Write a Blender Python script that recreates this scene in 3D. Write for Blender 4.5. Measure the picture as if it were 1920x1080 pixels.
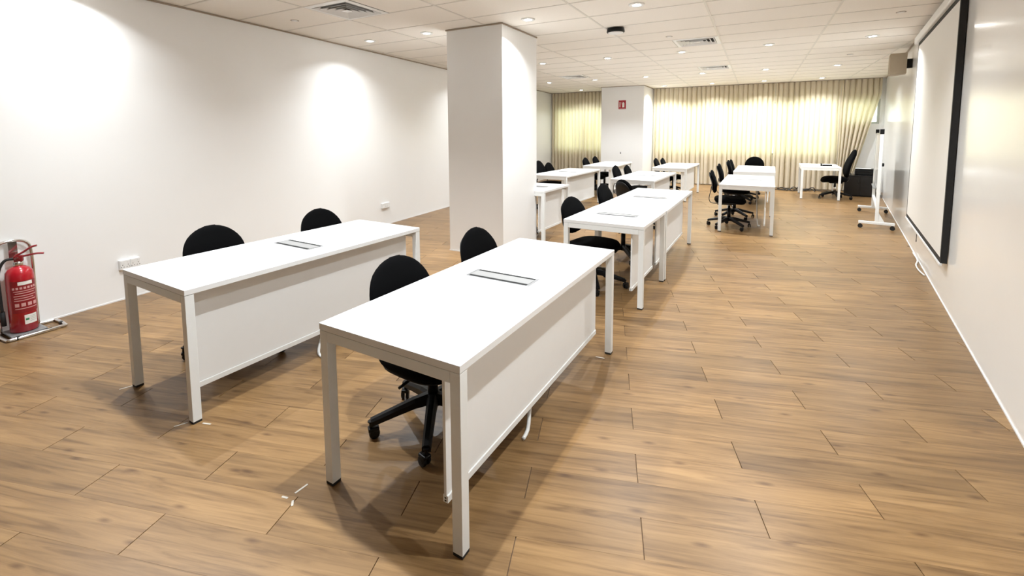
import bpy, bmesh, math, random
from mathutils import Vector, Matrix
from math import sin, cos, pi, radians, hypot

for o in list(bpy.data.objects):
    bpy.data.objects.remove(o, do_unlink=True)
SC = bpy.context.scene
COL = SC.collection
random.seed(7)

# ------------------------------------------------------------------ camera
YAW, PITCH, ROLL, CAMH = 0.49537, 0.088037, -0.0046986, 1.5553
FPX, CY = 850.06, 322.9
fw = Vector((-sin(YAW)*cos(PITCH), cos(YAW)*cos(PITCH), -sin(PITCH)))
rt = Vector((cos(YAW), sin(YAW), 0)); up = rt.cross(fw)
r2 = rt*cos(ROLL) + up*sin(ROLL); u2 = -rt*sin(ROLL) + up*cos(ROLL)
cam = bpy.data.cameras.new('camera'); cam_o = bpy.data.objects.new('camera', cam)
COL.objects.link(cam_o)
cam.sensor_width = 36; cam.sensor_fit = 'HORIZONTAL'; cam.lens = FPX/1920*36
cam.shift_y = -(540-CY)/1920; cam.clip_start = .05; cam.clip_end = 200
cam_o.matrix_world = Matrix(((r2.x, u2.x, -fw.x, 0), (r2.y, u2.y, -fw.y, 0), (r2.z, u2.z, -fw.z, CAMH), (0, 0, 0, 1)))
SC.camera = cam_o

# ------------------------------------------------------------------ world, exposure
W = bpy.data.worlds.new('overcast_daylight'); SC.world = W; W.use_nodes = True
bg = W.node_tree.nodes['Background']; bg.inputs[0].default_value = (.98, 1.0, .93, 1); bg.inputs[1].default_value = 2.7
SC.view_settings.view_transform = 'Standard'; SC.view_settings.look = 'None'
SC.view_settings.gamma = 1.0; SC.view_settings.use_curve_mapping = False
SC.view_settings.exposure = 0.76
LAMP_W = 20.0
LAMP_COL = (.91, .965, 1.0)

# ------------------------------------------------------------------ materials
def N(nt, t, **kw):
    n = nt.nodes.new(t)
    for k, v in kw.items(): setattr(n, k, v)
    return n
def mat(name, col, rough=.5, metal=0.0, spec=.5, var=.04, scale=30.0, bump=0.0, bscale=200.0, stretch=(1, 1, 1), coat=0.0):
    m = bpy.data.materials.new(name); m.use_nodes = True; nt = m.node_tree
    b = nt.nodes['Principled BSDF']
    b.inputs['Roughness'].default_value = rough; b.inputs['Metallic'].default_value = metal
    b.inputs['Specular IOR Level'].default_value = spec; b.inputs['Coat Weight'].default_value = coat
    geo = N(nt, 'ShaderNodeNewGeometry'); mp = N(nt, 'ShaderNodeMapping'); mp.inputs['Scale'].default_value = stretch
    nt.links.new(geo.outputs['Position'], mp.inputs['Vector'])
    nz = N(nt, 'ShaderNodeTexNoise'); nz.inputs['Scale'].default_value = scale; nz.inputs['Detail'].default_value = 3
    nt.links.new(mp.outputs[0], nz.inputs['Vector'])
    mx = N(nt, 'ShaderNodeMix', data_type='RGBA')
    mx.inputs[6].default_value = tuple(max(0, c*(1-var)) for c in col)+(1,)
    mx.inputs[7].default_value = tuple(min(1, c*(1+var)) for c in col)+(1,)
    nt.links.new(nz.outputs[0], mx.inputs[0]); nt.links.new(mx.outputs[2], b.inputs['Base Color'])
    if bump:
        n2 = N(nt, 'ShaderNodeTexNoise'); n2.inputs['Scale'].default_value = bscale
        nt.links.new(mp.outputs[0], n2.inputs['Vector'])
        bp = N(nt, 'ShaderNodeBump'); bp.inputs['Strength'].default_value = bump; bp.inputs['Distance'].default_value = .002
        nt.links.new(n2.outputs[0], bp.inputs['Height']); nt.links.new(bp.outputs[0], b.inputs['Normal'])
    return m
def emit(name, col, s):
    m = bpy.data.materials.new(name); m.use_nodes = True; nt = m.node_tree
    b = nt.nodes['Principled BSDF']; b.inputs['Emission Color'].default_value = (*col, 1); b.inputs['Emission Strength'].default_value = s
    b.inputs['Base Color'].default_value = (*col, 1)
    return m
M = {}
M['wall'] = mat('satin_white_paint', (.86, .855, .845), .30, var=.012, scale=3, bump=.06, bscale=60)
M['wall_right'] = mat('gloss_white_paint', (.85, .845, .825), .16, var=.012, scale=3, bump=.03, bscale=14)
M['pillar'] = mat('pillar_paint', (.84, .835, .825), .40, var=.012, scale=3, bump=.06, bscale=60)
M['tile'] = mat('mineral_ceiling_tile', (.84, .795, .73), .9, var=.05, scale=90, bump=.25, bscale=220)
M['grid'] = mat('painted_grid_metal', (.66, .62, .56), .35, var=.02)
M['slab'] = mat('dark_grout', (.16, .10, .06), .9)
M['ceil_slab'] = mat('plenum_board', (.45, .42, .38), .9)
M['desk'] = mat('white_laminate', (.80, .80, .79), .32, var=.01, scale=12)
M['desk_edge'] = mat('white_edge_band', (.78, .78, .765), .4, var=.01)
M['steel'] = mat('white_powder_coat', (.79, .80, .785), .38, var=.015)
M['panel'] = mat('white_panel_board', (.81, .81, .80), .5, var=.012, scale=20)
M['alu'] = mat('brushed_aluminium', (.20, .20, .20), .4, .1, stretch=(1, 30, 1), scale=60)
M['alu_lid'] = mat('satin_aluminium_lid', (.26, .257, .252), .5, .0, stretch=(30, 1, 1), scale=40)
M['slot'] = mat('black_brush_slot', (.008, .008, .008), .9)
M['rubber'] = mat('black_rubber', (.012, .012, .012), .7)
M['fabric'] = mat('black_upholstery', (.0025, .0025, .0028), .9, spec=.05, var=.25, scale=350, bump=.4, bscale=700)
M['plastic'] = mat('black_plastic', (.004, .004, .0045), .42, spec=.25, var=.1)
M['blacksteel'] = mat('black_steel', (.02, .02, .02), .35, .3)
M['copperbar'] = mat('bare_steel_bar', (.42, .33, .26), .35, .8)
M['chrome'] = mat('chrome_tube', (.72, .70, .68), .14, 1.0)
M['red'] = mat('red_enamel', (.42, .008, .018), .22, coat=.3, var=.03)
M['darkred'] = mat('dark_red_print', (.24, .01, .015), .4)
M['label'] = mat('white_sticker', (.78, .76, .72), .5)
M['pinklabel'] = mat('pale_red_print', (.62, .33, .32), .5)
M['green'] = mat('green_print', (.05, .22, .10), .5)
M['signred'] = mat('sign_red', (.34, .008, .02), .35)
M['white'] = mat('white_plastic', (.80, .80, .79), .35, var=.01)
M['screen'] = mat('matte_screen_fabric', (.76, .74, .70), .55, spec=.3, var=.012, scale=6, bump=.05, bscale=300)
M['border'] = mat('black_screen_border', (.008, .008, .008), .7)
M['beige'] = mat('beige_speaker_plastic', (.40, .33, .24), .6)
M['frame'] = mat('window_frame_aluminium', (.50, .52, .50), .4, .4)
M['cabinet'] = mat('black_cabinet_laminate', (.008, .009, .011), .25)
M['paper'] = mat('paper', (.8, .8, .78), .8)
M['vent_dark'] = mat('vent_plenum', (.02, .018, .016), .9)
M['cable_white'] = mat('white_cable', (.76, .76, .74), .45)
M['cable_black'] = mat('black_cable', (.02, .018, .016), .5)
M['tape'] = mat('white_tape', (.50, .46, .40), .7)
M['lens'] = emit('lit_downlight_lens', (1.0, .97, .92), 30.0)
M['whiteboard'] = mat('whiteboard_enamel', (.82, .83, .82), .15, var=.005)

def curtain_mat():
    m = bpy.data.materials.new('cream_curtain_cloth'); m.use_nodes = True; nt = m.node_tree; nt.nodes.clear()
    out = N(nt, 'ShaderNodeOutputMaterial'); d = N(nt, 'ShaderNodeBsdfDiffuse'); t = N(nt, 'ShaderNodeBsdfTranslucent'); mx = N(nt, 'ShaderNodeMixShader')
    geo = N(nt, 'ShaderNodeNewGeometry'); mp = N(nt, 'ShaderNodeMapping'); mp.inputs['Scale'].default_value = (60, 60, 4)
    nz = N(nt, 'ShaderNodeTexNoise'); nz.inputs['Scale'].default_value = 3
    cr = N(nt, 'ShaderNodeMix', data_type='RGBA'); cr.inputs[6].default_value = (.68, .58, .45, 1); cr.inputs[7].default_value = (.80, .71, .58, 1)
    nt.links.new(geo.outputs['Position'], mp.inputs[0]); nt.links.new(mp.outputs[0], nz.inputs['Vector']); nt.links.new(nz.outputs[0], cr.inputs[0])
    nt.links.new(cr.outputs[2], d.inputs[0]); t.inputs[0].default_value = (.88, .83, .58, 1)
    mx.inputs[0].default_value = .30
    nt.links.new(d.outputs[0], mx.inputs[1]); nt.links.new(t.outputs[0], mx.inputs[2]); nt.links.new(mx.outputs[0], out.inputs[0])
    return m
M['curtain'] = curtain_mat()
def glass_mat():
    m = bpy.data.materials.new('clear_window_glass'); m.use_nodes = True; nt = m.node_tree; nt.nodes.clear()
    out = N(nt, 'ShaderNodeOutputMaterial'); a = N(nt, 'ShaderNodeBsdfTransparent'); g = N(nt, 'ShaderNodeBsdfGlossy'); mx = N(nt, 'ShaderNodeMixShader')
    a.inputs[0].default_value = (.90, .96, .93, 1); g.inputs['Roughness'].default_value = .02; mx.inputs[0].default_value = .06
    nt.links.new(a.outputs[0], mx.inputs[1]); nt.links.new(g.outputs[0], mx.inputs[2]); nt.links.new(mx.outputs[0], out.inputs[0])
    return m
M['glass'] = glass_mat()

# floor boards: angle, pitch and bond of the planks
FA = radians(16.5); BL, BW = .955, .186
U0, V0 = .63, 1.959          # a joint of the even rows, the upper edge of an even row
def floor_mat():
    m = bpy.data.materials.new('oak_look_boards'); m.use_nodes = True; nt = m.node_tree; b = nt.nodes['Principled BSDF']; L = nt.links.new
    geo = N(nt, 'ShaderNodeNewGeometry')
    vr = N(nt, 'ShaderNodeVectorRotate', rotation_type='Z_AXIS'); vr.inputs['Angle'].default_value = -FA
    L(geo.outputs['Position'], vr.inputs['Vector'])
    sp = N(nt, 'ShaderNodeSeparateXYZ'); L(vr.outputs[0], sp.inputs[0])
    def math_(op, a, bb=None):
        n = N(nt, 'ShaderNodeMath', operation=op)
        for i, v in enumerate((a, bb)):
            if v is None: continue
            if isinstance(v, (int, float)): n.inputs[i].default_value = v
            else: L(v, n.inputs[i])
        return n.outputs[0]
    row = math_('FLOOR', math_('DIVIDE', math_('SUBTRACT', sp.outputs[1], V0-BW), BW))
    off = math_('MULTIPLY', math_('MODULO', math_('ABSOLUTE', row), 2.0), .5)
    colu = math_('FLOOR', math_('ADD', math_('DIVIDE', math_('SUBTRACT', sp.outputs[0], U0), BL), off))
    cb = N(nt, 'ShaderNodeCombineXYZ'); L(row, cb.inputs[0]); L(colu, cb.inputs[1])
    wn = N(nt, 'ShaderNodeTexWhiteNoise', noise_dimensions='2D'); L(cb.outputs[0], wn.inputs['Vector'])
    sc = N(nt, 'ShaderNodeVectorMath', operation='SCALE'); L(wn.outputs['Color'], sc.inputs[0]); sc.inputs['Scale'].default_value = 40
    ad = N(nt, 'ShaderNodeVectorMath', operation='ADD'); L(vr.outputs[0], ad.inputs[0]); L(sc.outputs[0], ad.inputs[1])
    mp = N(nt, 'ShaderNodeMapping'); mp.inputs['Scale'].default_value = (1.9, 34, 1); L(ad.outputs[0], mp.inputs[0])
    n1 = N(nt, 'ShaderNodeTexNoise'); n1.inputs['Scale'].default_value = 1.0; n1.inputs['Detail'].default_value = 7; n1.inputs['Roughness'].default_value = .62; n1.inputs['Distortion'].default_value = .9
    L(mp.outputs[0], n1.inputs['Vector'])
    mp2 = N(nt, 'ShaderNodeMapping'); mp2.inputs['Scale'].default_value = (1.1, 6, 1); L(ad.outputs[0], mp2.inputs[0])
    n2 = N(nt, 'ShaderNodeTexNoise'); n2.inputs['Scale'].default_value = 1.2; n2.inputs['Detail'].default_value = 3; L(mp2.outputs[0], n2.inputs['Vector'])
    r1 = N(nt, 'ShaderNodeValToRGB'); e = r1.color_ramp.elements
    e[0].position = .31; e[0].color = (.135, .073, .0285, 1); e[1].position = .66; e[1].color = (.282, .170, .0735, 1)
    x = r1.color_ramp.elements.new(.48); x.color = (.222, .129, .0535, 1)
    L(n1.outputs[0], r1.inputs[0])
    r2_ = N(nt, 'ShaderNodeValToRGB'); e = r2_.color_ramp.elements
    e[0].position = .3; e[0].color = (.74, .70, .66, 1); e[1].position = .7; e[1].color = (1.17, 1.15, 1.12, 1)
    L(n2.outputs[0], r2_.inputs[0])
    m1 = N(nt, 'ShaderNodeMix', data_type='RGBA', blend_type='MULTIPLY'); m1.inputs[0].default_value = 1; L(r1.outputs[0], m1.inputs[6]); L(r2_.outputs[0], m1.inputs[7])
    # knots
    mp3 = N(nt, 'ShaderNodeMapping'); mp3.inputs['Scale'].default_value = (1.1, 3.4, 1); L(ad.outputs[0], mp3.inputs[0])
    vo = N(nt, 'ShaderNodeTexVoronoi', voronoi_dimensions='2D'); vo.inputs['Scale'].default_value = 1.5; L(mp3.outputs[0], vo.inputs['Vector'])
    r3 = N(nt, 'ShaderNodeValToRGB'); e = r3.color_ramp.elements; e[0].position = .01; e[0].color = (.42, .34, .28, 1); e[1].position = .075; e[1].color = (1, 1, 1, 1)
    L(vo.outputs['Distance'], r3.inputs[0])
    m2 = N(nt, 'ShaderNodeMix', data_type='RGBA', blend_type='MULTIPLY'); m2.inputs[0].default_value = .8; L(m1.outputs[2], m2.inputs[6]); L(r3.outputs[0], m2.inputs[7])
    # each board its own tone
    tn = math_('ADD', math_('MULTIPLY', wn.outputs['Value'], .26), .87)
    tv = N(nt, 'ShaderNodeCombineXYZ'); [L(tn, tv.inputs[i]) for i in range(3)]
    m3 = N(nt, 'ShaderNodeMix', data_type='RGBA', blend_type='MULTIPLY'); m3.inputs[0].default_value = 1; L(m2.outputs[2], m3.inputs[6]); L(tv.outputs[0], m3.inputs[7])
    L(m3.outputs[2], b.inputs['Base Color']); b.inputs['Roughness'].default_value = .36; b.inputs['Specular IOR Level'].default_value = .4
    bp = N(nt, 'ShaderNodeBump'); bp.inputs['Strength'].default_value = .15; bp.inputs['Distance'].default_value = .001
    L(n1.outputs[0], bp.inputs['Height']); L(bp.outputs[0], b.inputs['Normal'])
    return m
M['floor'] = floor_mat()

# ------------------------------------------------------------------ helpers
def tag(o, label=None, cat=None, group=None, kind=None):
    if label: o['label'] = label
    if cat: o['category'] = cat
    if group: o['group'] = group
    if kind: o['kind'] = kind
    return o
def empty(name, loc=(0, 0, 0), rz=0.0):
    o = bpy.data.objects.new(name, None); COL.objects.link(o); o.location = loc; o.rotation_euler = (0, 0, rz); o.empty_display_size = .1
    return o
def obj(name, bm, m, parent=None, smooth=False):
    me = bpy.data.meshes.new(name)
    bmesh.ops.recalc_face_normals(bm, faces=bm.faces)
    bm.to_mesh(me); bm.free()
    me.materials.append(m if not isinstance(m, str) else M[m])
    if smooth:
        for p in me.polygons: p.use_smooth = True
    o = bpy.data.objects.new(name, me); COL.objects.link(o)
    if parent: o.parent = parent
    return o
def put(name, me, parent=None, loc=(0, 0, 0), rz=0):
    o = bpy.data.objects.new(name, me); COL.objects.link(o); o.parent = parent; o.location = loc; o.rotation_euler = (0, 0, rz)
    return o
def copy_tree(o, parent=None):
    c = o.copy(); COL.objects.link(c); c.parent = parent
    for ch in list(o.children): copy_tree(ch, c)
    return c
def B(): return bmesh.new()
def box(bm, x0, y0, z0, x1, y1, z1, bev=0):
    vs = [bm.verts.new(p) for p in ((x0, y0, z0), (x1, y0, z0), (x1, y1, z0), (x0, y1, z0), (x0, y0, z1), (x1, y0, z1), (x1, y1, z1), (x0, y1, z1))]
    fs = [bm.faces.new([vs[i] for i in f]) for f in ((3, 2, 1, 0), (4, 5, 6, 7), (0, 1, 5, 4), (1, 2, 6, 5), (2, 3, 7, 6), (3, 0, 4, 7))]
    if bev:
        es = list({e for f in fs for e in f.edges})
        bmesh.ops.bevel(bm, geom=es, offset=bev, segments=2, profile=.5, affect='EDGES')
    return bm
def prism(bm, pts, z0, z1, cham=0):
    lo = [bm.verts.new((x, y, z0)) for x, y in pts]
    if cham:
        mid = [bm.verts.new((x, y, z1-cham)) for x, y in pts]
        cx = sum(p[0] for p in pts)/len(pts); cyy = sum(p[1] for p in pts)/len(pts)
        hi = []
        for x, y in pts:
            d = hypot(x-cx, y-cyy) or 1; hi.append(bm.verts.new((x-(x-cx)/d*cham*1.4, y-(y-cyy)/d*cham*1.4, z1)))
        rings = [lo, mid, hi]
    else:
        rings = [lo, [bm.verts.new((x, y, z1)) for x, y in pts]]
    n = len(pts)
    for a, b in zip(rings, rings[1:]):
        for i in range(n): bm.faces.new((a[i], a[(i+1) % n], b[(i+1) % n], b[i]))
    bm.faces.new(lo[::-1]); bm.faces.new(rings[-1])
    return bm
def lathe(bm, prof, n=20, loc=(0, 0, 0), axis='z'):
    rings = []
    for r, z in prof:
        rg = []
        for i in range(n):
            a = 2*pi*i/n; p = (r*cos(a), r*sin(a), z)
            if axis == 'x': p = (p[2], p[0], p[1])
            if axis == 'y': p = (p[0], p[2], p[1])
            rg.append(bm.verts.new((p[0]+loc[0], p[1]+loc[1], p[2]+loc[2])))
        rings.append(rg)
    for a, b in zip(rings, rings[1:]):
        for i in range(n): bm.faces.new((a[i], a[(i+1) % n], b[(i+1) % n], b[i]))
    bm.faces.new(rings[0][::-1]); bm.faces.new(rings[-1])
    return bm
def smooth_path(pts, k=6, closed=False):
    P = [Vector(p) for p in pts]; n = len(P); out = []
    rng = range(n) if closed else range(n-1)
    for i in rng:
        p1, p2 = P[i], P[(i+1) % n]
        p0 = P[i-1] if (i > 0 or closed) else p1; p3 = P[(i+2) % n] if (i+2 < n or closed) else p2
        for j in range(k):
            t = j/k
            out.append(.5*((2*p1)+(p2-p0)*t+(2*p0-5*p1+4*p2-p3)*t*t+(-p0+3*p1-3*p2+p3)*t**3))
    if not closed: out.append(P[-1])
    return out
def tube(bm, pts, r, n=8, closed=False, flat=None):
    P = [Vector(p) for p in pts]; m = len(P); rings = []
    up_ = Vector((0, 0, 1)); prev = None
    for i in range(m):
        if closed: t = P[(i+1) % m]-P[i-1]
        else: t = P[min(i+1, m-1)]-P[max(i-1, 0)]
        t.normalize()
        if prev is None:
            a = t.cross(up_)
            if a.length < .1: a = t.cross(Vector((0, 1, 0)))
        else: a = prev - t*prev.dot(t)
        a.normalize(); prev = a; b = t.cross(a)
        ra, rb = (r, r) if flat is None else flat
        rings.append([bm.verts.new(P[i]+a*cos(2*pi*k/n)*ra+b*sin(2*pi*k/n)*rb) for k in range(n)])
    pr = list(zip(rings, rings[1:])) + ([(rings[-1], rings[0])] if closed else [])
    for a, b in pr:
        for k in range(n): bm.faces.new((a[k], a[(k+1) % n], b[(k+1) % n], b[k]))
    if not closed: bm.faces.new(rings[0][::-1]); bm.faces.new(rings[-1])
    return bm
def loft(bm, rings):
    R = [[bm.verts.new(p) for p in r] for r in rings]; n = len(R[0])
    for a, b in zip(R, R[1:]):
        for i in range(n): bm.faces.new((a[i], a[(i+1) % n], b[(i+1) % n], b[i]))
    bm.faces.new(R[0][::-1]); bm.faces.new(R[-1])
    return bm
def clip(poly, hp):
    # keep the side where a*x+b*y<=c
    a, b, c = hp; out = []
    for i in range(len(poly)):
        p, q = poly[i], poly[(i+1) % len(poly)]
        dp = a*p[0]+b*p[1]-c; dq = a*q[0]+b*q[1]-c
        if dp <= 0: out.append(p)
        if dp*dq < 0:
            t = dp/(dp-dq); out.append((p[0]+(q[0]-p[0])*t, p[1]+(q[1]-p[1])*t))
    return out
def area(p): return abs(sum(p[i][0]*p[(i+1) % len(p)][1]-p[(i+1) % len(p)][0]*p[i][1] for i in range(len(p))))/2
def rot_pts(pts, a, c): return [(c[0]+x*cos(a)-y*sin(a), c[1]+x*sin(a)+y*cos(a)) for x, y in pts]

# ------------------------------------------------------------------ the room
H = 2.85; YB, YF = -5.2, 14.36
def xl(y): return -5.05-.08*y
def xr(y): return .80+.136*y
ROOM = [(-1, -.08, 5.05), (1, -.136, .80), (0, -1, -YB), (0, 1, YF)]
def in_room(poly, inset=.0):
    for a, b, c in ROOM:
        poly = clip(poly, (a, b, c-inset))
        if len(poly) < 3: return []
    return poly
RP = [(xl(YB), YB), (xr(YB), YB), (xr(YF), YF), (xl(YF), YF)]

fo = tag(obj('floor', prism(B(), RP, -.10, -.006), 'slab'), kind='structure')
uv = (Vector((cos(FA), sin(FA))), Vector((-sin(FA), cos(FA))))
cells = []
cors = [(p[0]*uv[0].x+p[1]*uv[0].y, p[0]*uv[1].x+p[1]*uv[1].y) for p in RP]
umin, umax = min(c[0] for c in cors), max(c[0] for c in cors); vmin, vmax = min(c[1] for c in cors), max(c[1] for c in cors)
half = None
def see(x, y):
    d = Vector((x, y, -CAMH)); z = d.dot(fw)
    if z < .25: return 0
    px = 960+FPX*d.dot(r2)/z; py = CY-FPX*d.dot(u2)/z
    if -160 < px < 2080 and py < 1250: return 1/(z*z)
    return 0
r0 = int((vmin-V0)/BW)-2; r1 = int((vmax-V0)/BW)+2
for r in range(r0, r1):
    vlo = V0-BW+r*BW
    sh = 0 if r % 2 == 0 else -BL/2
    k0 = int((umin-U0)/BL)-2; k1 = int((umax-U0)/BL)+3
    for k in range(k0, k1):
        u_a = U0+sh+k*BL; u_b = u_a+BL; g = .0002; ge = .0018
        c = ((u_a+u_b)/2, vlo+BW/2)
        pts = [(u_a+ge-c[0], vlo+g-c[1]), (u_b-ge-c[0], vlo+g-c[1]), (u_b-ge-c[0], vlo+BW-g-c[1]), (u_a+ge-c[0], vlo+BW-g-c[1])]
        cw = (c[0]*uv[0].x+c[1]*uv[1].x, c[0]*uv[0].y+c[1]*uv[1].y)
        wp = rot_pts(pts, FA, cw); cp = in_room(wp, .001)
        if len(cp) < 3 or area(cp) < .002: continue
        full = abs(area(cp)-area(wp)) < 1e-6
        cells.append((see(*cw), cw, pts, cp, full))
cells.sort(key=lambda c: -c[0])
shared = None; rest = B()
for i, (s, cw, pts, cp, full) in enumerate(cells):
    if i < 298:
        if full:
            if shared is None:
                bo = obj('floor_board', prism(B(), pts, -.010, 0, .0003), 'floor', fo); shared = bo.data
                bo.location = (cw[0], cw[1], 0); bo.rotation_euler = (0, 0, FA)
            else: put('floor_board', shared, fo, (cw[0], cw[1], 0), FA)
        else: obj('floor_board', prism(B(), cp, -.010, 0, .0003), 'floor', fo)
    else: prism(rest, cp, -.010, 0)
tag(obj('floor_boards', rest, 'floor', fo), kind='stuff')

T = .15
def wall(name, a, b, nx, ny, m, z1=H+.12):
    pts = [a, b, (b[0]+nx*T, b[1]+ny*T), (a[0]+nx*T, a[1]+ny*T)]
    return tag(obj(name, prism(B(), pts, -.10, z1), m), kind='structure')
wall('wall_left', (xl(YB-.2), YB-.2), (xl(YF+.2), YF+.2), -1, 0, 'wall')
wall('wall_right', (xr(YB-.2), YB-.2), (xr(YF+.2), YF+.2), 1, 0, 'wall_right')
wall('wall_back', (xl(YB), YB), (xr(YB), YB), 0, -1, 'wall')
# far wall with its window openings
WIN = [(-6.05, -4.12, .93, 2.34), (-2.78, 1.80, .90, 2.34), (1.90, 2.66, 1.72, 2.34)]
bm = B(); xa, xb = xl(YF), xr(YF); y0, y1 = YF, YF+.18
xs = [xa-.1]
for x0, x1_, z0, z1 in WIN:
    box(bm, xs[-1], y0, -.1, x0, y1, H+.12); box(bm, x0, y0, -.1, x1_, y1, z0); box(bm, x0, y0, z1, x1_, y1, H+.12); xs.append(x1_)
box(bm, xs[-1], y0, -.1, xb+.1, y1, H+.12)
tag(obj('wall_far', bm, 'wall'), kind='structure')
for n, (x0, x1_, z0, z1) in enumerate(WIN):
    w = empty('window_%d' % (n+1), ((x0+x1_)/2, YF+.06, z0)); tag(w, kind='structure')
    hw = (x1_-x0)/2; hh = z1-z0; npn = max(1, round((x1_-x0)/1.15))
    for nm, q in (('frame_sill', (-hw, -.03, 0, hw, .03, .05)), ('frame_head', (-hw, -.03, hh-.05, hw, .03, hh)), ('frame_jamb', (-hw, -.03, .05, -hw+.05, .03, hh-.05)), ('frame_jamb', (hw-.05, -.03, .05, hw, .03, hh-.05))):
        obj(nm, box(B(), *q), 'frame', w)
    pw = (2*hw-.1)/npn
    for i in range(npn):
        xa_ = -hw+.05+i*pw
        if i: obj('mullion', box(B(), xa_-.022, -.03, .05, xa_+.022, .03, hh-.05), 'frame', w)
        obj('pane', box(B(), xa_+.002, -.003, .05, xa_+pw-.002, .003, hh-.05), 'glass', w)

# ceiling
ce = tag(obj('ceiling', prism(B(), RP, H+.03, H+.12), 'ceil_slab'), kind='structure')
GX = [1.925-1.222*i for i in range(-1, 8)]; GY0, GDY = 5.06, .6145
VENTS = [(-4.185, 3.2165, -1), (-1.741, 6.9035, 1), (-4.185, 9.976, -1), (-1.741, 9.976, 1)]
tile_me = None
j0 = int((YB-GY0)/GDY)-1; j1 = int((YF-GY0)/GDY)+1
def vent_here(x0, y0):
    for vx, vy, s in VENTS:
        if abs(vx-x0) < .05 and abs(vy-y0) < .05: return s
    return 0
for i in range(len(GX)-1):
    xb_, xa_ = GX[i], GX[i+1]
    for j in range(j0, j1+1):
        ya, yb = GY0+j*GDY, GY0+(j+1)*GDY
        a_, b_ = xa_, xb_
        s = vent_here(xa_, ya)
        if s == -1: a_ = xa_+.611
        if s == 1: b_ = xb_-.611
        P = [(a_+.004, ya+.004), (b_-.004, ya+.004), (b_-.004, yb-.004), (a_+.004, yb-.004)]
        cp = in_room(P, .003)
        if len(cp) < 3 or area(cp) < .001: continue
        if abs(area(cp)-area(P)) < 1e-6 and not s:
            c = ((a_+b_)/2, (ya+yb)/2)
            if tile_me is None:
                t = obj('ceiling_tile', prism(B(), [(x-c[0], y-c[1]) for x, y in P], .004, .022), 'tile', ce); tile_me = t.data; t.location = (c[0], c[1], H)
            else: put('ceiling_tile', tile_me, ce, (c[0], c[1], H))
        else: obj('ceiling_tile', prism(B(), cp, H+.004, H+.022), 'tile', ce)
for x in GX:
    P = in_room([(x-.011, YB), (x+.011, YB), (x+.011, YF), (x-.011, YF)], .002)
    if len(P) > 2: obj('grid_bar', prism(B(), P, H, H+.004), 'grid', ce)
for j in range(j0, j1+2):
    y = GY0+j*GDY
    P = in_room([(-8, y-.010), (4, y-.010), (4, y+.010), (-8, y+.010)], .002)
    if len(P) > 2 and area(P) > .01: obj('grid_bar', prism(B(), P, H+.0005, H+.004), 'grid', ce)
def strip(name, a, b, nx, z0, z1, w, m):
    pts = [a, b, (b[0]+nx*w, b[1]), (a[0]+nx*w, a[1])]
    return tag(obj(name, prism(B(), pts, z0, z1), m), kind='structure')
M['anglebar'] = mat('wall_angle_bar', (.34, .27, .20), .5)
strip('trim_1', (xl(YB), YB), (xl(YF), YF), 1, H-.012, H, .022, 'anglebar')
strip('trim_2', (xr(YB), YB), (xr(YF), YF), -1, H-.012, H, .022, 'anglebar')
strip('baseboard_left', (xl(YB), YB), (xl(YF), YF), 1, 0, .012, .005, 'white')
strip('baseboard_right', (xr(YB), YB), (xr(YF), YF), -1, 0, .010, .005, 'white')
PIL = [(-3.53, 4.80, -2.72, 5.76), (-4.06, 13.05, -2.84, YF)]
for n, (x0, y0, x1_, y1) in enumerate(PIL):
    p = tag(obj('pillar', box(B(), x0, y0, 0, x1_, y1, H-.001), 'pillar'), kind='structure')
    bm = B(); e = .012
    for q in ((x0-e, y0-e, x1_+e, y0), (x0-e, y0, x0, y1), (x1_, y0, x1_+e, y1)): box(bm, q[0], q[1], H-.014, q[2], q[3], H-.001)
    obj('ceiling_trim', bm, 'anglebar', p)
    bm = B()
    for q in ((x0-.006, y0-.006, x1_+.006, y0), (x0-.006, y0, x0, y1), (x1_, y0, x1_+.006, y1)): box(bm, q[0], q[1], 0, q[2], q[3], .015)
    obj('base_trim', bm, 'white', p)

# ------------------------------------------------------------------ ceiling fittings
def downlight(x, y, label, power=1.0):
    t = empty('downlight', (x, y, H)); tag(t, label, 'downlight', 'recessed downlights in the ceiling')
    obj('trim_ring', lathe(B(), [(.060, .003), (.080, .003), (.080, -.004), (.073, -.009), (.060, -.006)], 28), 'white', t, True)
    obj('lens', lathe(B(), [(.059, .003), (.059, -.004), (.035, -.007)], 24), 'lens', t)
    l = bpy.data.lights.new('downlight_lamp', 'AREA'); l.shape = 'DISK'; l.size = .055; l.energy = LAMP_W*power; l.color = LAMP_COL; l.spread = radians(133)
    lo = bpy.data.objects.new('downlight_lamp', l); COL.objects.link(lo); lo.parent = t; lo.location = (0, 0, -.014)
    return t
CX = [1.34, .10, -1.14, -2.38, -3.63, -4.87]
COLW = [', nearest the screen wall', ', second from the screen wall', ', third from the screen wall', ', fourth from the screen wall', ', second from the plain wall', ', nearest the plain wall']
ROWS = [(1.65, 'recessed downlight in the row over the front desks', None),
        (4.81, 'recessed downlight in the row beside the square pillar', None),
        (7.97, 'recessed downlight in the row beyond the square pillar', None),
        (11.10, 'recessed downlight in the row over the rear desks', None),
        (13.56, 'recessed downlight in the row along the curtains', None)]
for y, lab, _ in ROWS:
    for x in CX:
        if y == 4.81 and x == -3.63: x = -3.86
        if y == 13.56 and x == -3.63: continue
        if x > xr(y)-.15: continue
        downlight(x, y, lab+COLW[CX.index(x) if x in CX else 4], .5 if x < -4.5 else 1.0)
vlab = ['square ceiling air diffuser above the front left desk, beside the white wall', 'square ceiling air diffuser above the aisle, near the black ceiling sensor', 'square ceiling air diffuser before the narrow curtain bay', 'square ceiling air diffuser above the desks near the wide curtains']
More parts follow.
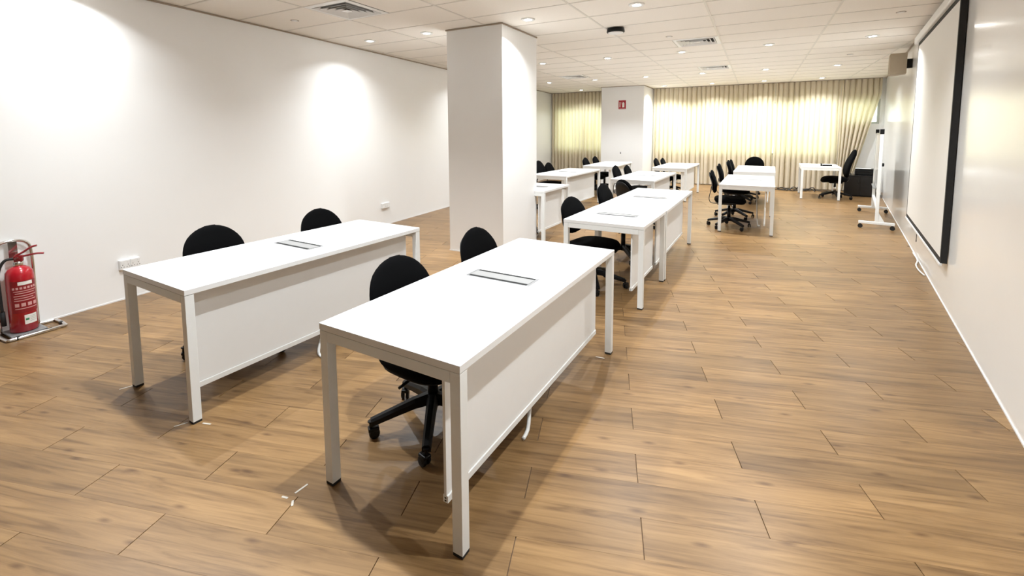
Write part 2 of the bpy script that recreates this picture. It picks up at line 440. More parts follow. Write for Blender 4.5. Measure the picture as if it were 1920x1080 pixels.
for (vx, vy, s), lab in zip(VENTS, vlab):
    x0 = vx+.004 if s == -1 else vx+.615; y0 = vy+.004; w = .603
    t = empty('air_diffuser', (x0+w/2, y0+w/2, H)); tag(t, lab, 'vent', 'square air diffusers in the ceiling')
    def ringf(bm, r0_, z0_, r1_, z1_, th=.003):
        for k in range(4):
            a = k*pi/2
            def R(p): return (p[0]*cos(a)-p[1]*sin(a), p[0]*sin(a)+p[1]*cos(a), p[2])
            q = [R(p) for p in ((-r0_, -r0_, z0_), (r0_, -r0_, z0_), (r1_, -r1_, z1_), (-r1_, -r1_, z1_), (-r0_, -r0_, z0_+th), (r0_, -r0_, z0_+th), (r1_, -r1_, z1_+th), (-r1_, -r1_, z1_+th))]
            vs = [bm.verts.new(p) for p in q]
            for f in ((0, 1, 2, 3), (7, 6, 5, 4), (0, 4, 5, 1), (3, 2, 6, 7)): bm.faces.new([vs[i] for i in f])
        return bm
    hw = w/2
    obj('outer_frame', ringf(B(), hw-.002, .0, hw-.05, -.006), 'white', t)
    for k in range(4):
        r = hw-.055-k*.052
        obj('louvre_ring', ringf(B(), r, -.010, r-.030, .018), 'white', t)
    obj('centre_plate', box(B(), -.04, -.04, -.010, .04, .04, -.006), 'white', t)
    obj('plenum', box(B(), -hw+.012, -hw+.012, .022, hw-.012, hw-.012, .029), 'vent_dark', t)
for (x, y, lab) in ((-4.76, 3.54, 'small white sprinkler rose beside the diffuser over the left desk'), (-1.12, 6.63, 'small white sprinkler rose before the diffuser over the aisle'), (1.34, 6.55, 'small white sprinkler rose near the projection screen'), (1.34, 9.70, 'small white sprinkler rose near the wall speaker')):
    t = empty('sprinkler_head', (x, y, H+.004)); tag(t, lab, 'sprinkler')
    obj('rose', lathe(B(), [(.01, 0), (.036, 0), (.036, -.004), (.018, -.010), (.010, -.010)], 18), 'white', t, True)
    obj('painted_gap_shadow', lathe(B(), [(.044, -.001), (.046, -.001), (.046, -.003), (.037, -.003)], 18), 'anglebar', t)  # solid dark ring, its colour stands in for the shadow round the rose
t = empty('ceiling_sensor', (-1.62, 5.76, H)); tag(t, 'round black ceiling sensor with a pale underside', 'sensor')
obj('housing', lathe(B(), [(.085, 0), (.105, -.005), (.112, -.045), (.104, -.055), (.095, -.055)], 28), 'plastic', t, True)
obj('face_plate', lathe(B(), [(.094, -.054), (.094, -.058), (.06, -.062), (.03, -.063)], 28), 'white', t, True)

# ------------------------------------------------------------------ curtains
def curtain(name, x0, x1_, label, ybase=14.285, sweep=None, ph=0.0, seed=1, tight=1.0):
    rnd = random.Random(seed); nz = 30
    npl = max(4, int((x1_-x0)/.115*tight)); nx = npl*12
    jit = [rnd.uniform(-.25, .25) for _ in range(npl+2)]; amp = [rnd.uniform(.7, 1.25) for _ in range(npl+2)]
    zt, zb = H-.012, .025
    bm = B(); g = []
    for j in range(nz+1):
        v = j/nz; z = zt+(zb-zt)*v; row = []
        ex = x1_ if sweep is None else min(x1_, sweep(z))
        A = .026+.028*min(1, v*2.2)
        for i in range(nx+1):
            s = i/nx; k = int(s*npl); f = s*npl-k
            jj = jit[k]*(1-f)+jit[k+1]*f; aa = amp[k]*(1-f)+amp[k+1]*f
            sub = .008*sin(4*pi*s*npl+1.3)*max(0, 1-v*3)
            y = ybase-A*aa*cos(2*pi*(s*npl+jj*min(1, .3+v))+ph)+sub
            row.append(bm.verts.new((x0+(ex-x0)*s+min(.024, .21*(ex-x0)/npl)*sin(2*pi*(s*npl+jj*min(1, .3+v))+ph)*(.55+.45*v), y, z)))
        g.append(row)
    for a, b in zip(g, g[1:]):
        for i in range(nx): bm.faces.new((a[i], a[i+1], b[i+1], b[i]))
    t = empty(name, ((x0+x1_)/2, ybase, 0)); tag(t, label, 'curtain')
    bmesh.ops.translate(bm, verts=bm.verts, vec=(-(x0+x1_)/2, -ybase, 0))
    obj('cloth', bm, 'curtain', t, True)
    hw = (x1_-x0)/2
    obj('heading_rail', box(B(), -hw+.004, -.035, H-.012, hw-.004, .035, H-.001), 'anglebar', t)
    return t
curtain('curtain', xl(14.2)+.06, -4.09, 'cream pleated curtain in the narrow bay between left wall and far pillar', seed=3)
curtain('curtain', -2.80, -1.66, 'cream pleated curtain panel hanging next to the far pillar', seed=5)
curtain('curtain', -1.655, .385, 'wide cream pleated curtain panel behind the chairs of the centre rear desks', seed=9)
curtain('curtain', .39, 1.84, 'cream pleated curtain panel behind the small table without cable box', seed=11)
curtain('curtain', 1.845, 2.66, 'cream curtain gathered and swept aside toward its foot beside the black cabinet', sweep=lambda z: 2.08+.235*z, seed=13, tight=1.1)

# ------------------------------------------------------------------ desks
desk_protos = {}
def make_desk(L):
    t = empty('training_desk'); w = .375; h = L/2
    tp = obj('table_top', box(B(), -w, -h, .710, w, h, .74, .002), 'desk', t)
    for sx in (-1, 1):
        for sy in (-1, 1):
            cx, cyy = sx*(w-.0235), sy*(h-.0235)
            lg = obj('leg', box(B(), -.0225, -.0225, .012, .0225, .0225, .708, .002), 'steel', t); lg.location = (cx, cyy, 0)
            obj('foot_cap', box(B(), -.0215, -.0215, 0, .0215, .0215, .012), 'rubber', lg)
    for sy in (-1, 1):
        yy = sy*(h-.0235); obj('end_rail', box(B(), -w+.047, yy-.0225, .664, w-.047, yy+.0225, .708, .002), 'steel', t)
    for x in (-.27, .19):
        obj('long_rail', box(B(), x-.015, -h+.047, .668, x+.015, h-.047, .708), 'steel', t)
    pn = obj('modesty_panel', box(B(), .250, -h+.055, .165, .262, h-.055, .700), 'panel', t)
    obj('bottom_rail', box(B(), .244, -h+.055, .135, .268, h-.055, .165, .002), 'steel', pn)
    for k in (0, 1): obj('screw_hole', box(B(), .252, -h+.0545, .141+k*.011, .260, -h+.0552, .147+k*.011), 'vent_dark', pn)
    for s in (-1, 1): obj('panel_bracket', box(B(), .19, s*(h-.28)-.02, .66, .25, s*(h-.28)+.02, .70), 'steel', t)
    bx_ = obj('cable_box', box(B(), -.205, -.065, .7385, .205, .065, .7412), 'alu', t); bx_.location = (0, .010, 0)
    obj('lid', box(B(), -.188, -.038, .7412, .188, .038, .7425), 'alu_lid', bx_)
    for s in (-1, 1): obj('brush_slot', box(B(), -.186, s*.050-.009, .7412, .186, s*.050+.009, .7418), 'slot', bx_)
    obj('cable_tray', box(B(), -.20, -.055, .655, .185, .075, .709), 'alu', t)
    return t
DESKS = [  # x, y, rotation, length, label
 (-1.2395, 2.1584, -.0243, 1.8, 'long white desk standing in front of the square pillar, beside the open aisle'),
 (-2.9410, 2.1228, -.0382, 1.8, 'long white desk standing along the left wall near the fire extinguisher'),
 (-1.1888, 4.3731, -.0312, .90, 'short white desk butted end to end against a longer one'),
 (-1.1501, 5.7270, -.0205, 1.8, 'long white desk joined to the short desk at its end'),
 (-1.8128, 8.6024, -.045, 1.8, 'white desk in the middle column behind the two joined desks'),
 (-1.6796, 11.4906, -.0429, 1.8, 'white desk in the middle column close to the curtains'),
 (-2.930, 6.150, -.03, .90, 'short white desk half hidden behind the square pillar'),
 (-3.4095, 8.7186, -.045, 1.8, 'white desk behind the half hidden short desk, in the column near the left wall'),
 (-3.3249, 11.3613, .0, 1.8, 'white desk in front of the far pillar with the red sign'),
 (-.1025, 8.5367, -.0189, 1.8, 'white desk alone by the aisle with chairs tucked under it'),
 (-.0143, 11.1692, -.0232, 1.8, 'white desk by the aisle with a chair at its curtain end'),
]
for x, y, a, L, lab in DESKS:
    if L not in desk_protos: t = desk_protos[L] = make_desk(L)
    else: t = copy_tree(desk_protos[L])
    t.location = (x, y, 0); t.rotation_euler = (0, 0, a); tag(t, lab, 'desk', 'white training desks')
# teacher's table: no panel, no box
t = empty('small_table', (1.30, 12.80, 0), -.03); w, h = .375, .60
obj('table_top', box(B(), -w, -h, .715, w, h, .745, .002), 'desk', t)
for sx in (-1, 1):
    for sy in (-1, 1):
        lg = obj('leg', box(B(), -.0225, -.0225, .012, .0225, .0225, .713, .002), 'steel', t); lg.location = (sx*(w-.0235), sy*(h-.0235), 0)
        obj('foot_cap', box(B(), -.0215, -.0215, 0, .0215, .0215, .012), 'rubber', lg)
for sy in (-1, 1): obj('end_rail', box(B(), -w+.047, sy*(h-.0235)-.0225, .668, w-.047, sy*(h-.0235)+.0225, .713), 'steel', t)
for sx in (-1, 1): obj('long_rail', box(B(), sx*(w-.0235)-.0225, -h+.047, .668, sx*(w-.0235)+.0225, h-.047, .713), 'steel', t)
tag(t, 'small white table without cable box before the curtain, by the high-back chair', 'table')

# ------------------------------------------------------------------ chairs
def superring(w, d, n=24, e=2.6):
    out = []
    for i in range(n):
        a = 2*pi*i/n; c, s = cos(a), sin(a)
        out.append((d*math.copysign(abs(c)**(2/e), c), w*math.copysign(abs(s)**(2/e), s)))
    return out
def back_bm(z0, z1, W_, th, x0, lean, bulge, topn, curve=.35, rows=18):
    rings = []
    for i in range(rows+1):
        v = i/rows; vv = .5-.5*cos(pi*v); q = abs(2*vv-1)
        env = max(.04, (1-q**(2.3 if vv > .5 else 3.0)))**(.5)
        w_ = W_*env*(1-topn*max(0, vv-.35)); d = th*max(.18, (1-q**6)**.5)
        xc = x0-lean*vv+bulge*sin(pi*min(1, vv*1.25))
        z = z0+(z1-z0)*vv
        rings.append([(xc+px+curve*py*py, py, z) for px, py in superring(w_, d)])
    return loft(B(), rings)
def seat_bm(z0, z1, hx0, hx1, W_, droop=.02):
    rings = []; prof = [(0, .86), (.12, .95), (.35, 1.0), (.7, 1.0), (.9, .96), (1, .86)]
    cx = (hx0+hx1)/2; hx = (hx1-hx0)/2
    for v, s in prof:
        rings.append([(cx+px, py, z0+(z1-z0)*v-(droop*max(0, (px/hx))**3)-(.010*(1-(py/W_)**2) if v > .5 else 0)) for px, py in superring(W_*s, hx*s, 32, 3.2)])
    return loft(B(), rings)
def five_star(t, R=.322, zhub=.095):
    for k in range(5):
        a = 2*pi*k/5+.35
        P = [(.03, .150), (.10, .142), (.20, .118), (R, .088)]
        rings = []
        for i, (r, zz) in enumerate(P):
            hw_ = .029-.008*i/3; hh_ = .027-.010*i/3
            rings.append([(r*cos(a)-s_*hw_*sin(a), r*sin(a)+s_*hw_*cos(a), zz+q*hh_) for s_, q in ((-1, -1), (1, -1), (1, .4), (.5, 1), (-.5, 1), (-1, .4))])
        sp = obj('base_spoke', loft(B(), rings), 'plastic', t)
        x, y = R*cos(a), R*sin(a); sw = a+1.1+k*.7
        bm = B()
        for s in (-1, 1):
            lathe(bm, [(.012, s*.004), (.0265, s*.006), (.0275, s*.012), (.024, s*.021), (.010, s*.023)], 16, (0, 0, 0), 'y')
        bmesh.ops.translate(bm, verts=bm.verts, vec=(.016, 0, .0276))
        lathe(bm, [(.008, .045), (.008, .088), (.015, .088), (.015, .094)], 10)
        box(bm, -.014, -.020, .040, .040, .020, .060, .006)
        bmesh.ops.rotate(bm, verts=bm.verts, cent=(0, 0, 0), matrix=Matrix.Rotation(sw, 3, 'Z'))
        bmesh.ops.translate(bm, verts=bm.verts, vec=(x, y, 0))
        obj('caster', bm, 'plastic', sp, False)
    obj('base_hub', lathe(B(), [(.040, .110), (.046, .122), (.044, .165), (.034, .176), (.030, .176)], 18), 'plastic', t, True)
def make_chair():
    t = empty('task_chair')
    five_star(t)
    obj('gas_column', lathe(B(), [(.027, .17), (.027, .31), (.018, .312), (.018, .36)], 16), 'plastic', t, True)
    obj('seat_mechanism', box(B(), -.13, -.08, .335, .10, .08, .378, .012), 'plastic', t)
    obj('height_lever', tube(B(), smooth_path([(.02, -.07, .357), (.03, -.17, .354), (.03, -.26, .344)], 4), .007, 6), 'plastic', t)
    obj('back_lever', loft(B(), [[(-.10+.02*q, .07, .345+s*.010) for q, s in ((-1, -1), (1, -1), (1, 1), (-1, 1))], [(-.14+.035*q, .16, .315+s*.020) for q, s in ((-1, -1), (1, -1), (1, 1), (-1, 1))]]), 'plastic', t)
    s = obj('seat', seat_bm(.385, .463, -.225, .240, .250), 'fabric', t, True)
    obj('seat_shell', seat_bm(.370, .393, -.21, .22, .232, .018), 'plastic', s, True)
    obj('back_bar', tube(B(), smooth_path([(-.06, 0, .352), (-.18, 0, .344), (-.272, 0, .352), (-.302, 0, .42), (-.285, 0, .53), (-.272, 0, .62)], 6), .01, 8, flat=(.026, .006)), 'blacksteel', t)
    b = obj('backrest', back_bm(.515, .885, .225, .032, -.225, .050, .020, .22), 'fabric', t, True)
    obj('back_shell', back_bm(.55, .85, .19, .012, -.262, .048, .020, .22), 'plastic', b, True)
    return t
CH = [  # base x, y, facing angle, lift, label
 (-1.475, 1.83, -.10, -.012, 'black task chair with star base showing, at the desk before the square pillar'),
 (-1.49, 2.68, -.02, -.010, 'black task chair against the square pillar, at the desk before it'),
 (-3.24, 1.83, 0, .0, 'black task chair at the left wall desk on its extinguisher half'),
 (-3.15, 2.69, 0, .0, 'black task chair at the left wall desk on its pillar half'),
 (-1.42, 4.34, -.20, .0, 'black task chair turned a little at the short joined desk'),
 (-1.40, 5.45, -.05, .028, 'black task chair pushed into the long joined desk'),
 (-1.70, 7.35, .95, -.085, 'low black task chair turned away in the gap behind the joined desks'),
 (-2.10, 8.55, 0, .03, 'black task chair at the middle column desk behind the joined desks, closer to them'),
 (-2.04, 9.17, 0, -.003, 'black task chair at the middle column desk behind the joined desks, farther from them'),
 (-1.89, 11.38, 0, .025, 'black task chair at the middle rear desk, away from the curtain'),
 (-1.85, 12.05, 0, -.003, 'black task chair at the middle rear desk, nearest the curtain'),
 (-3.24, 6.12, 0, .0, 'black task chair at the short desk behind the square pillar'),
 (-3.69, 8.47, 0, .085, 'raised black task chair partly hidden by the square pillar'),
 (-3.76, 9.14, 0, .004, 'black task chair beside the raised one, in the column near the left wall'),
 (-3.56, 11.0, 0, .02, 'black task chair at the desk before the far pillar, away from the curtain'),
 (-3.58, 11.85, 0, .013, 'black task chair at the desk before the far pillar, on its pillar end'),
 (-.36, 8.05, .06, .04, 'black task chair with visible wheels tucked under the aisle desk'),
 (-.32, 9.02, .03, .085, 'raised black task chair tucked under the far half of the aisle desk'),
 (-.27, 11.05, 0, .037, 'black task chair at the rear aisle desk, away from the curtain'),
 (-.25, 11.70, 0, .016, 'black task chair at the rear aisle desk on its curtain end'),
 (-.04, 12.88, -pi/2, .02, 'black task chair facing the room at the curtain end of the aisle desk'),
]
proto = None
for i, (x, y, a, dz, lab) in enumerate(CH):
    t = make_chair() if proto is None else copy_tree(proto)
    if proto is None: proto = t
    t.location = (x, y, 0); t.rotation_euler = (0, 0, a); tag(t, lab, 'chair', 'black task chairs at the desks')
lifted = {c[4]: c[3] for c in CH}
for o in list(bpy.data.objects):
    if o.name.startswith('task_chair'):
        for ch in o.children:
            if ch.name.split('.')[0] in ('seat', 'seat_mechanism', 'height_lever', 'back_lever', 'back_bar', 'backrest'):
                ch.location.z = lifted[o['label']]
# high-back chair
t = empty('executive_chair', (1.60, 12.58, 0), pi+.05)
five_star(t, .32)
obj('gas_column', lathe(B(), [(.027, .17), (.027, .30), (.018, .302), (.018, .40)], 16), 'chrome', t, True)
obj('seat_mechanism', box(B(), -.13, -.09, .36, .12, .09, .41, .012), 'plastic', t)
obj('tilt_lever', tube(B(), [(.0, .08, .385), (.02, .25, .375)], .007, 6), 'chrome', t)
obj('seat', seat_bm(.405, .515, -.22, .27, .25, .05), 'fabric', t, True)
obj('back_bar', tube(B(), smooth_path([(-.08, 0, .40), (-.22, 0, .40), (-.275, 0, .46), (-.285, 0, .60)], 6), .01, 8, flat=(.03, .007)), 'plastic', t)
obj('backrest', back_bm(.49, 1.13, .245, .045, -.205, .135, .035, .15, .30), 'fabric', t, True)
tag(t, 'black high-back office chair beside the small white table', 'chair')

# ------------------------------------------------------------------ fire extinguisher on its stand
EX, EY = -5.015, 1.205
t = empty('extinguisher_stand', (EX, EY, 0)); tag(t, 'chrome tube stand under the fire extinguisher', 'stand')
lp = [(.13, -.09, .013), (.13, .17, .013), (.10, .205, .013), (-.06, .205, .013), (-.095, .17, .013), (-.095, -.09, .013), (-.06, -.125, .013), (.10, -.125, .013)]
obj('base_loop', tube(B(), smooth_path(lp, 6, True), .0125, 12, True), 'chrome', t, True)
hp = [(-.095, -.105, .013), (-.098, -.105, .30), (-.10, -.105, .61), (-.10, -.08, .70), (-.10, 0, .725), (-.10, .08, .70), (-.10, .105, .61), (-.098, .105, .30), (-.095, .105, .013)]
obj('back_hoop', tube(B(), smooth_path(hp, 7), .0115, 12), 'chrome', t, True)
obj('support_tray', box(B(), -.090, -.10, .020, .118, .10, .030), 'alu', t)
for yy in (-.06, .10):
    obj('clamp_sleeve', tube(B(), [(.13, yy-.018, .013), (.13, yy+.018, .013)], .0138, 12), 'cable_black', t, True)
obj('clamp_sleeve', tube(B(), [(.02, .205, .013), (.055, .205, .013)], .0138, 12), 'cable_black', t, True)
obj('hook_plate', box(B(), -.089, -.025, .58, -.078, .025, .72), 'chrome', t)
t = empty('fire_extinguisher', (EX+.01, EY, .031), radians(2)); tag(t, 'red fire extinguisher with printed labels standing on a chrome tube stand', 'extinguisher')
R = .080
obj('cylinder', lathe(B(), [(.070, 0), (R, .008), (R, .43), (.076, .465), (.060, .492), (.036, .508), (.024, .512), (.024, .53)], 40), 'red', t, True)
obj('neck_collar', lathe(B(), [(.026, .512), (.030, .516), (.030, .540), (.022, .548)], 20), 'chrome', t, True)
obj('valve', box(B(), -.020, -.018, .545, .030, .018, .592, .005), 'darkred', t)
obj('carry_handle', tube(B(), smooth_path([(.0, 0, .578), (.05, 0, .585), (.10, 0, .592), (.145, 0, .588)], 4), .008, 8, flat=(.013, .0075)), 'darkred', t)
obj('squeeze_lever', tube(B(), smooth_path([(-.01, 0, .592), (.03, 0, .612), (.08, 0, .648), (.11, 0, .655)], 4), .008, 8, flat=(.013, .0075)), 'darkred', t)
obj('pressure_gauge', lathe(B(), [(.016, 0), (.018, .012), (.012, .016)], 16, (0, -.018, .565), 'y'), 'chrome', t, True)
obj('hose', tube(B(), smooth_path([(-.018, 0, .568), (-.07, -.012, .56), (-.105, -.022, .47), (-.107, -.022, .30), (-.105, -.020, .17)], 6), .010, 10), 'rubber', t, True)
obj('nozzle', tube(B(), [(-.105, -.020, .17), (-.103, -.019, .06)], .015, 12), 'rubber', t, True)
for o in list(t.children):
    if o.name.split('.')[0] in ('valve', 'carry_handle', 'squeeze_lever', 'pressure_gauge', 'hose', 'nozzle'): o.rotation_euler = (0, 0, radians(62))
def patch(name, a0, a1, z0, z1, m, dr, par, n=10):
    bm = B(); g = []
    for i in range(n+1):
        a = radians(a0+(a1-a0)*i/n); g.append([bm.verts.new(((R+dr)*cos(a), (R+dr)*sin(a), z)) for z in (z0, z1)])
    for a, b in zip(g, g[1:]): bm.faces.new((a[0], b[0], b[1], a[1]))
    return obj(name, bm, m, par)
lb = patch('instruction_label', -58, 62, .155, .405, 'darkred', .0006, t)
patch('white_header', -26, 34, .372, .398, 'label', .0011, lb)
for i in range(7): patch('letter_block', -50+i*15, -40+i*15, .340, .357, 'pinklabel', .0011, lb, 2)
for z, a0, a1 in ((.322, -46, 52), (.306, -40, 40), (.286, -46, 50), (.268, -44, 34), (.250, -46, 46)): patch('text_line', a0, a1, z, z+.006, 'pinklabel', .0011, lb)
for i in range(4): patch('pictogram', -44+i*25, -27+i*25, .205, .232, 'pinklabel', .0011, lb, 3)
patch('text_line', -44, 50, .186, .192, 'pinklabel', .0011, lb)
lb = patch('inspection_label', -12, 44, .062, .135, 'label', .0006, t)
patch('green_mark', -8, 6, .092, .108, 'green', .0011, lb, 3)
for z in (.118, .106, .094, .080): patch('text_line', 10, 38, z, z+.004, 'frame', .0011, lb, 5)

# ------------------------------------------------------------------ left wall pieces
def wall_frame(name, y, z, side):
    # empty on a wall; local x runs out of the wall, local y along it
    if side == 'l': a = math.atan(.08); return empty(name, (xl(y), y, z), a)
    a = math.atan(.136); return empty(name, (xr(y), y, z), pi-a)
def socket(y, wid, lab, gangs):
    t = wall_frame('wall_socket', y, .335, 'l'); tag(t, lab, 'socket')
    obj('back_box', box(B(), 0, -wid/2, -.045, .030, wid/2, .045, .003), 'white', t)
    for g in range(gangs):
        c = -wid/2+(g+.5)*wid/gangs
        f = obj('face_plate', box(B(), .030, c-wid/gangs/2+.003, -.042, .036, c+wid/gangs/2-.003, .042, .002), 'white', t)
        for s in (-1, 1):
            for q in ((0, .012), (-.010, -.008), (.010, -.008)):
                obj('pin_hole', box(B(), .0358, c+s*.022+q[0]-.003, q[1]-.012-.003, .0364, c+s*.022+q[0]+.003, q[1]-.012+.003), 'vent_dark', f)
            obj('rocker', box(B(), .036, c+s*.022-.006, .018, .0385, c+s*.022+.006, .034), 'desk', f)
socket(1.973, .165, 'white wall socket with two plates behind the corner of the left wall desk', 2)
socket(5.65, .19, 'white wall socket on the left wall near the pillar', 1)
t = wall_frame('wall_sign', 1.12, 2.315, 'l'); tag(t, 'red notice plate on the white wall above the extinguisher', 'sign')
obj('plate', box(B(), .0005, -.155, -.062, .005, .145, .062), 'label', t); obj('red_field', box(B(), .005, -.145, -.052, .0056, .137, .045), 'signred', t)

# ------------------------------------------------------------------ sign and hook on the far pillar
t = empty('fire_sign', (-3.447, 13.05, 2.325)); tag(t, 'square red fire equipment sign on the far pillar', 'sign')
obj('plate', box(B(), -.105, -.006, -.125, .105, -.0005, .125), 'signred', t)
pic = obj('extinguisher_symbol', lathe(B(), [(.030, -.075), (.030, .035), (.018, .058), (.010, .062), (.010, .075)], 16), 'label', t)
pic.scale = (1, .06, 1); pic.location = (.032, -.0065, 0)
obj('hose_symbol', tube(B(), smooth_path([(.030, -.0075, .075), (.0, -.0075, .082), (-.018, -.0075, .05), (-.022, -.0075, .01)], 5), .006, 6, flat=(.006, .0012)), 'label', t)
obj('arrow_symbol', box(B(), -.076, -.0075, -.072, -.054, -.006, .078), 'label', t)
obj('caption_strip', box(B(), -.085, -.007, -.108, .085, -.006, -.098), 'pinklabel', t)
t = empty('wall_hook', (-3.475, 13.05, .94)); tag(t, 'tiny dark hook on the far pillar below the red sign', 'hook')
obj('plate', box(B(), -.012, -.004, -.03, .012, -.0005, .03), 'alu', t); obj('peg', tube(B(), smooth_path([(0, -.003, .0), (0, -.03, -.008), (0, -.038, .012)], 4), .005, 6), 'blacksteel', t)

# ------------------------------------------------------------------ projection screen, speaker
ya, yb = 5.24, 7.92; ymid = (ya+yb)/2; hl = (yb-ya)/2*1.0092
a = math.atan(.136)
t = empty('projection_screen', (xr(ymid), ymid, 0), pi-a); tag(t, 'pulled-down projection screen with black border on the glossy wall', 'screen')
# local x out of the wall; local +y runs toward the camera end
obj('housing', box(B(), .002, -hl-.14, 2.70, .085, hl+.14, 2.79, .012), 'white', t)
sf = obj('fabric', box(B(), .048, -hl, .385, .050, hl, 2.70), 'screen', t)
bw = .03
for nm, q in (('border_strip', (-hl, .385, hl, .385+.045)), ('border_strip', (hl-bw, .43, hl, 2.70)), ('border_strip', (-hl, .43, -hl+.035, 2.70)), ('border_strip', (-hl+.035, 2.655, hl-bw, 2.70))):
    obj(nm, box(B(), .050, q[0], q[1], .0508, q[2], q[3]), 'border', sf)
for s in (-1, 1): obj('side_edge', box(B(), .006, min(s*hl, s*(hl+.006)), .385, .0508, max(s*hl, s*(hl+.006)), 2.70), 'border', sf)
obj('weight_bar', box(B(), .038, -hl-.01, .362, .060, hl+.01, .385, .004), 'white', t)
obj('pull_cord', tube(B(), smooth_path([(.049, -.25, .362), (.049, -.25, .30), (.049, -.235, .265), (.049, -.265, .255), (.049, -.25, .30)], 5), .003, 6), 'cable_black', t)
for s in (-1, 1): obj('mounting_bracket', box(B(), .001, s*(hl-.2)-.03, 2.79, .06, s*(hl-.2)+.03, 2.845), 'white', t)
t = wall_frame('wall_speaker', 9.10, 2.575, 'r'); tag(t, 'beige box loudspeaker on a black bracket high beside the projection screen', 'speaker')
bm = B(); loft(bm, [[(.07, -.11, -.155), (.07, .11, -.155), (.07, .11, .155), (.07, -.11, .155)], [(.27, -.135, -.17), (.27, .135, -.17), (.27, .135, .15), (.27, -.135, .15)]]); obj('cabinet', bm, 'beige', t)
obj('grille', box(B(), .27, -.12, -.155, .275, .12, .135), 'beige', t)
obj('bracket', box(B(), .001, -.03, -.07, .07, .03, .07, .004), 'plastic', t)

# ------------------------------------------------------------------ mobile whiteboard
P0, P1 = Vector((1.705, 8.96, 0)), Vector((1.985, 10.80, 0)); d = (P1-P0); Lw = d.length; ang = math.atan2(d.y, d.x)-pi/2
t = empty('mobile_whiteboard', (P0+P1)/2, ang); tag(t, 'mobile whiteboard on a white wheeled frame beside the right wall', 'whiteboard')
hl = Lw/2
for s in (-1, 1):
    f = obj('foot_bar', box(B(), -.225, s*hl-.025, .075, .225, s*hl+.025, .115, .004), 'steel', t)
    for q in (-1, 1):
        bm = B(); lathe(bm, [(.008, -.014), (.030, -.014), (.033, -.008), (.033, .008), (.030, .014), (.008, .014)], 18, (q*.20, s*hl, .033), 'y')
        box(bm, q*.20-.012, s*hl-.02, .045, q*.20+.012, s*hl+.02, .075)
        obj('caster', bm, 'rubber', f)
    p = obj('post', box(B(), -.022, s*hl-.022, .115, .022, s*hl+.022, 1.50, .003), 'steel', t)
    obj('post_cap', box(B(), -.027, s*hl-.03, 1.50, .027, s*hl+.03, 1.575, .004), 'plastic', p)
    obj('brace', loft(B(), [[(-.022, s*hl-.018, .115), (.10, s*hl-.018, .115), (.10, s*hl+.018, .115), (-.022, s*hl+.018, .115)], [(-.020, s*hl-.016, .26), (.022, s*hl-.016, .26), (.022, s*hl+.016, .26), (-.020, s*hl+.016, .26)]]), 'steel', p)
    obj('pivot_knob', lathe(B(), [(.02, .022), (.028, .030), (.024, .05)], 14, (0, s*(hl-.0), 1.02), 'x'), 'plastic', p)
    for z in (.22, .25): obj('bolt', lathe(B(), [(.007, .0), (.007, .004)], 8, (-.026, s*hl, z), 'x'), 'alu', p)
wb = obj('board', box(B(), -.010, -hl+.028, .62, .010, hl-.028, 1.49), 'whiteboard', t)
for q in ((-.014, -hl+.026, .60, .014, hl-.026, .62), (-.014, -hl+.026, 1.49, .014, hl-.026, 1.51)): obj('board_edge', box(B(), *q), 'alu', wb)
obj('cross_bar', box(B(), -.018, -hl+.022, .30, .018, hl-.022, .335), 'steel', t)
obj('pen_tray', box(B(), -.055, -.4, .590, -.015, .4, .599), 'alu', t)

# ------------------------------------------------------------------ cabinet and what stands on it
t = empty('low_cabinet', (2.20, 13.50, 0), -.12); tag(t, 'low black cabinet in the corner behind the mobile whiteboard', 'cabinet')
obj('body', box(B(), -.30, -.25, .02, .30, .25, .475, .003), 'cabinet', t); obj('cabinet_top', box(B(), -.31, -.265, .475, .31, .26, .50, .003), 'cabinet', t)
obj('plinth', box(B(), -.29, -.235, 0, .29, .24, .02), 'plastic', t)
for s in (-1, 1):
    dr = obj('door', box(B(), min(s*.003, s*.295), -.262, .03, max(s*.003, s*.295), -.251, .465, .002), 'cabinet', t)
    obj('handle', tube(B(), [(s*.03, -.275, .30), (s*.03, -.275, .40)], .005, 8), 'blacksteel', dr)
t = empty('printer', (2.30, 13.52, .5005), -.12); tag(t, 'black printer with paper on top, standing on the low cabinet', 'printer')
obj('body', box(B(), -.20, -.17, 0, .20, .17, .11, .012), 'plastic', t)
lid = obj('scanner_lid', box(B(), -.195, -.14, .112, .195, .165, .15, .008), 'blacksteel', t)
obj('output_slot', box(B(), -.15, -.172, .03, .15, -.1695, .055), 'slot', t)
obj('paper_tray', box(B(), -.13, -.20, .01, .13, -.171, .022), 'plastic', t)
t = obj('paper_sheet', prism(B(), rot_pts([(-.17, -.12), (.13, -.12), (.13, .09), (-.17, .09)], -.2, (2.27, 13.47)), .6515, .6555), 'paper'); tag(t, 'loose white paper sheets lying on the black printer', 'paper')
t = empty('handset', (1.42, 12.62, .7455), .25); t.scale = (1.35, 1.35, 1.35); tag(t, 'small black handset lying on the small white table', 'handset')
obj('body', loft(B(), [[(-.075+px*.3, py, z) for px, py in superring(.022, .03, 14)] for z in (0, .03, .042)]), 'plastic', t, True)
obj('grip', box(B(), -.06, -.022, .0, .085, .022, .022, .008), 'plastic', t)

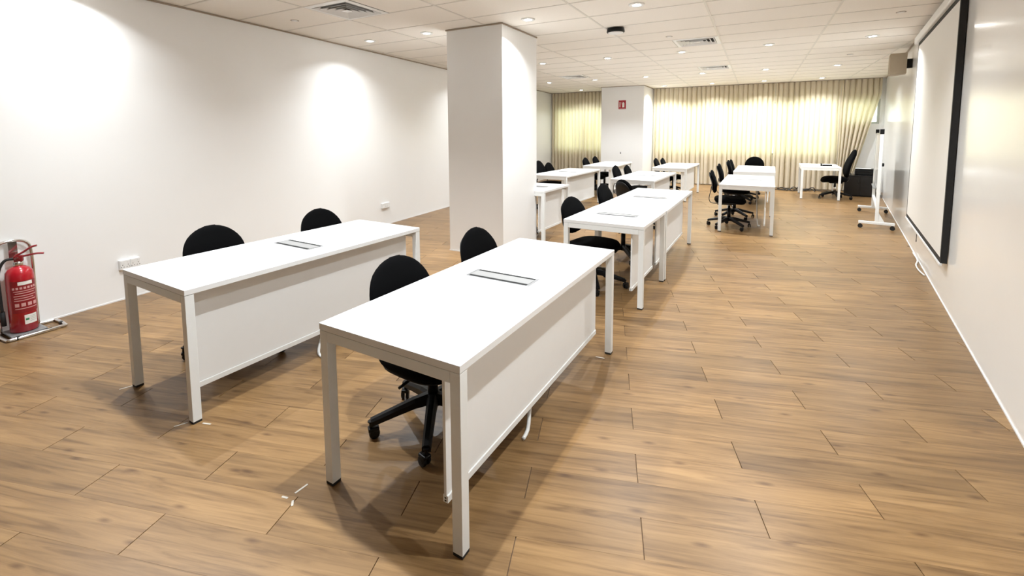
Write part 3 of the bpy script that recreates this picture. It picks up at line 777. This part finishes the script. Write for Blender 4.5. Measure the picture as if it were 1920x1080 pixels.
# ------------------------------------------------------------------ cables on the floor and under the desks
def cable(name, pts, r, m, lab, k=6):
    o = obj(name, tube(B(), smooth_path(pts, k), r, 8), m, None, True); tag(o, lab, 'cable'); return o
cable('power_cable', [(-1.00, 2.30, .645), (-1.02, 2.24, .45), (-1.03, 2.12, .16), (-1.00, 2.02, .03), (-.99, 1.975, .012), (-.985, 1.93, .011)], .010, 'cable_white', 'white power cable hanging to the floor under the pillar-side front desk')
cable('power_cable', [(-2.76, 2.20, .645), (-2.80, 2.26, .40), (-2.79, 2.22, .16), (-2.74, 2.13, .05), (-2.66, 2.05, .011), (-2.55, 2.02, .011)], .010, 'cable_white', 'white power cable hanging to the floor under the left wall desk')
cable('power_cable', [(-2.80, 6.17, .645), (-2.70, 6.12, .45), (-2.72, 6.08, .2), (-2.80, 6.0, .05), (-2.85, 5.92, .011)], .010, 'cable_white', 'white power cable looping under the short desk behind the pillar')
cable('power_cable', [(.02, 8.52, .645), (.03, 8.40, .40), (.045, 8.36, .15), (.06, 8.36, .011), (.085, 8.38, .011)], .010, 'cable_white', 'white power cable hanging straight under the lone aisle desk')
rc = random.Random(4)
for i in range(4):
    x0 = .45+.05*i; P = []
    for k in range(9):
        s = k/8; P.append((x0+.75*s+rc.uniform(-.04, .04), 13.80+.10*sin(7*s+i*1.7)+rc.uniform(-.07, .07), .013+(.10*rc.random() if 0 < k < 8 and k % 2 else 0)+.004*i))
    o = obj('floor_cable', tube(B(), smooth_path(P, 6), .011, 6), 'cable_black', None, True); tag(o, 'thin black cable in the tangle on the floor before the curtain', 'cable', 'black cables tangled before the curtain')
cable('floor_cable', [(1.05, 13.90, .013), (1.3, 14.02, .013), (1.6, 13.94, .013), (1.86, 13.98, .013)], .012, 'cable_black', 'black cable running along the curtain foot to the cabinet')
cable('wall_cable', [(xr(7.3)-.02, 7.3, .024), (xr(6.9)-.018, 6.9, .026), (xr(6.7)-.05, 6.7, .012), (xr(6.45)-.05, 6.45, .012), (xr(6.25)-.025, 6.25, .012)], .007, 'cable_white', 'white cable lying at the foot of the right wall under the screen')
for i, (x, y, a, L_, lab) in enumerate([(-1.704, 1.195, 1.5, .06, 'strip of white tape beside the leg of the pillar-side front desk'), (-1.725, 1.13, .2, .03, 'tiny scrap of white tape lying between tape pieces and the left wall desk'), (-1.668, 1.125, 2.4, .03, 'scrap of white tape beside the leg of the pillar-side front desk'),
        (-3.36, 1.215, 1.2, .07, 'white tape mark at the wall-side leg of the left wall desk'), (-2.665, 1.18, 1.1, .06, 'white tape mark before the panel-side leg of the left wall desk'), (-2.55, 1.25, .3, .05, 'white tape mark beyond the panel-side leg of the left wall desk'), (-.90, 2.935, .1, .06, 'white tape mark near the aisle-side far leg of the pillar-side front desk')]):
    o = obj('tape_mark', prism(B(), rot_pts([(-L_/2, -.0045), (L_/2, -.0045), (L_/2, .0045), (-L_/2, .0045)], a, (x, y)), .0002, .0012), 'tape'); tag(o, lab, 'tape', 'scraps of floor tape')
